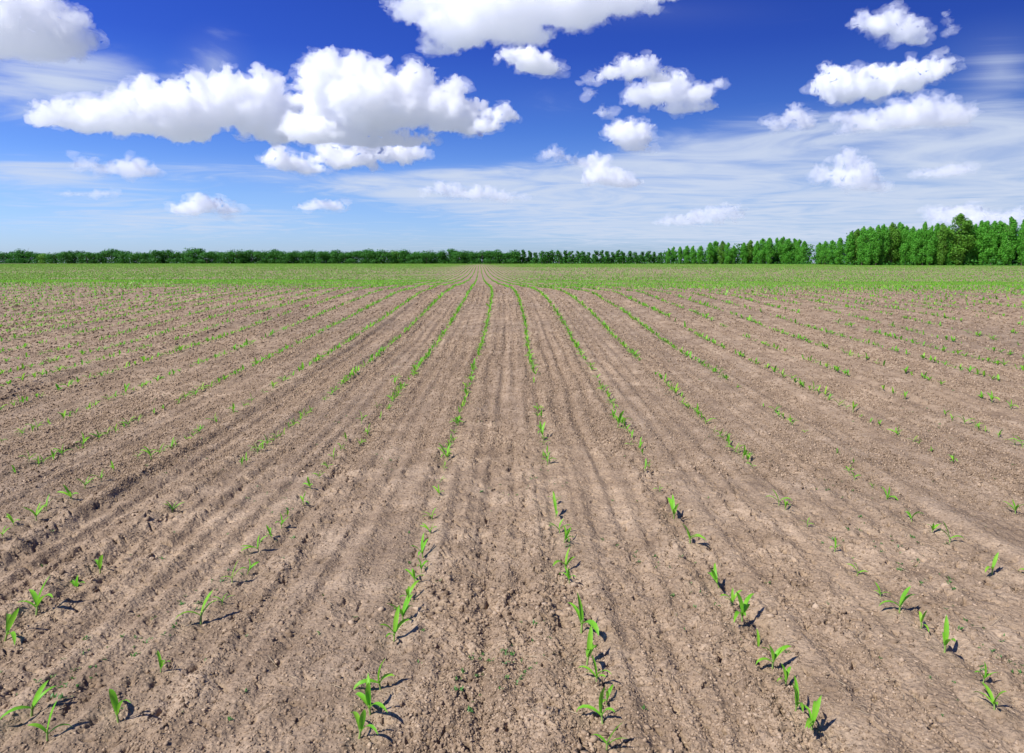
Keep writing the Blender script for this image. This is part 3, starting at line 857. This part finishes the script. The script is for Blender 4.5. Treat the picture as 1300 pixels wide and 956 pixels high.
TP = {k: [tree_proto(k, 100 + 10 * j + i) for i in range(n)] for j, (k, n) in enumerate((('poplar', 7), ('slender', 5), ('round', 6), ('broad', 6)))}
light_crowns = {}
def light(me):
    if me.name not in light_crowns:
        c = me.copy(); c.materials.clear(); c.materials.append(CROWN_Y); light_crowns[me.name] = c
    return light_crowns[me.name]
def tree(kind, px, D_, hpx, wscale, name, label, cat, group, pale=False):
    d = ray(px, YH); x = d.x / d.y * D_
    h = hpx * D_ / F
    tr, cr = TP[kind][random.randrange(len(TP[kind]))]
    e = link(name, None); e.location = (x, D_, float(terrain(x, D_)))
    e.scale = (h * wscale, h * wscale, h); e.rotation_euler = (0, 0, random.uniform(0, 6.28))
    link('trunk', tr, parent=e); link('crown', light(cr) if pale else cr, parent=e)
    tag(e, label, cat, group)
    return e
def belt(px):
    return float(np.interp(px, [-400, 0, 300, 650, 830, 900, 1000, 1030, 1075, 1300, 1600], [680, 640, 570, 520, 500, 470, 430, 400, 300, 272, 240]))
POP = [(848,315),(855,313),(863,313),(872,312),(880,312),(889,312),(901,308),(908,306),(916,306),(924,308),(931,312),(944,308),(952,305),(960,306),(968,303),
 (976,302),(985,302),(993,301),(1000,303),(1007,303),(1014,304),(1020,306),(1040,308),(1047,306),(1056,305),(1065,302),(1078,295),(1086,292),(1094,288),(1103,288),(1112,286),
 (1120,285),(1131,283),(1140,283),(1149,287),(1157,288),(1163,291),(1171,282),(1180,287),(1187,284),(1194,284),(1201,288),(1215,272),(1226,280),
 (1236,285),(1243,281),(1249,281),(1258,281),(1265,281),(1272,284),(1279,276),(1297,279)]
npop = len(POP)
for i, (px, ty) in enumerate(POP):
    Dd = belt(px) * random.uniform(.985, 1.02)
    base = YH + F * (CAM_H - float(terrain(px - 650, Dd))) / Dd
    hpx = base - ty
    big = px == 1215
    pale = px in (916, 1131, 1215, 1086, 952, 1194)
    fromright = npop - i
    lab = (f"{'broad tallest' if big else 'yellowish green' if pale else 'upright dark green'} poplar with a columnar crown, {ordinal(fromright)} poplar from the right edge")
    w = 1.35 if big else (1.15 if hpx < 40 else 1.0) * random.uniform(.85, 1.12)
    w *= 1.0 if hpx > 45 else 1.15
    tree('poplar', px, Dd, hpx, w, 'poplar_tree', lab, 'tree', 'poplars in the tall belt at the right', pale)
# slender pale-trunked trees, middle stretch of the far belt
sl = []
x = 838
while x > 655:
    sl.append(x); x -= random.uniform(6.0, 9.0)
for i, px in enumerate(sl, 1):
    Dd = belt(px) * random.uniform(.99, 1.01)
    top = random.uniform(317.0, 320.5)
    tree('slender', px, Dd, 335 - top, random.uniform(.95, 1.3), 'slender_tree',
         f'slender tree with a pale trunk in the far belt, {ordinal(i)} leftwards from the poplars', 'tree', 'slender trees in the far belt')
ro = []
x = 5
while x < 655:
    ro.append(x); x += random.uniform(9, 17) if x < 330 else random.uniform(7, 13)
for i, px in enumerate(ro, 1):
    Dd = belt(px) * random.uniform(.99, 1.01)
    broad = px < 330 or random.random() < .35
    wide = random.uniform(1.1, 1.5)
    base = YH + F * (CAM_H + .05) / Dd
    top = random.uniform(316.6, 320.6) - (random.uniform(.5, 3.5) if random.random() < .22 else 0) + (3 if random.random() < .1 else 0) + (1.2 if 75 < px < 82 else 0)
    tree('broad' if broad else 'round', px, Dd, base - top, wide, 'broadleaf_tree',
         f"{'broad round-crowned' if broad else 'narrow round-crowned'} dark tree in the far belt, {ordinal(i)} from the left edge", 'tree', 'broadleaf trees in the far belt', random.random() < .05)
# the wood behind and the scrub at its foot, which read as one mass
def woodland():
    r_ = np.random.default_rng(77); V, Q, off = [], [], 0
    for px in np.arange(-420, 1700, 2.2):
        if 1026 < px < 1034: continue
        Dd = belt(px) + r_.uniform(4, 16); x = (px - 650) / F * Dd
        hpx = 15.5 if px < 840 else (18 if px < 930 else 26 if px < 1075 else 45)
        if 655 < px < 840: hpx = 12
        hh = hpx * Dd / F * (r_.uniform(.72, 1) if px > 840 else .74 + .34 * float(noise2(np.array([px / 19.0]), np.array([.5]), 88)[0]) + r_.uniform(-.12, .1))
        z0 = float(terrain(x, Dd))
        n = int(30 + hpx * 2.4)
        pt = np.stack([x + r_.normal(0, 1.3, n), Dd + r_.normal(0, 1.5, n), z0 + hh * r_.random(n)], -1)
        v, q = leaves_from(pt, np.tile([0., -.5, .5], (n, 1)) + r_.normal(0, .6, (n, 3)), 1.0, r_)
        V.append(v); Q.append(q + off); off += len(v)
        # scrub along the front foot
        n = 7; Df = belt(px) - 2.5
        pt = np.stack([(px - 650) / F * Df + r_.normal(0, 1, n), Df + r_.normal(0, .8, n), z0 + r_.random(n) ** 1.5 * r_.uniform(.8, 2.6)], -1)
        v, q = leaves_from(pt, np.tile([0., -.3, .8], (n, 1)) + r_.normal(0, .6, (n, 3)), .7, r_)
        V.append(v); Q.append(q + off); off += len(v)
    o = link('woodland', mesh_np('woodland', np.concatenate(V), np.concatenate(Q), 4), CROWN_B)
    tag(o, 'dark green scrub and wood behind and beneath the far trees', 'woodland', kind='stuff')
woodland()
# ------------------------------------------------------------------ render settings
scene.render.engine = 'CYCLES'
cy = scene.cycles
cy.max_bounces = 34; cy.diffuse_bounces = 3; cy.glossy_bounces = 2; cy.transmission_bounces = 3
cy.volume_bounces = 32; cy.transparent_max_bounces = 12
cy.use_denoising = True; cy.denoiser = 'OPENIMAGEDENOISE'
cy.caustics_reflective = False; cy.caustics_refractive = False
cy.sample_clamp_indirect = 8
scene.view_settings.view_transform = 'Standard'; scene.view_settings.look = 'None'
scene.view_settings.exposure = EXPOSURE; scene.view_settings.gamma = 1
scene.view_settings.use_curve_mapping = False
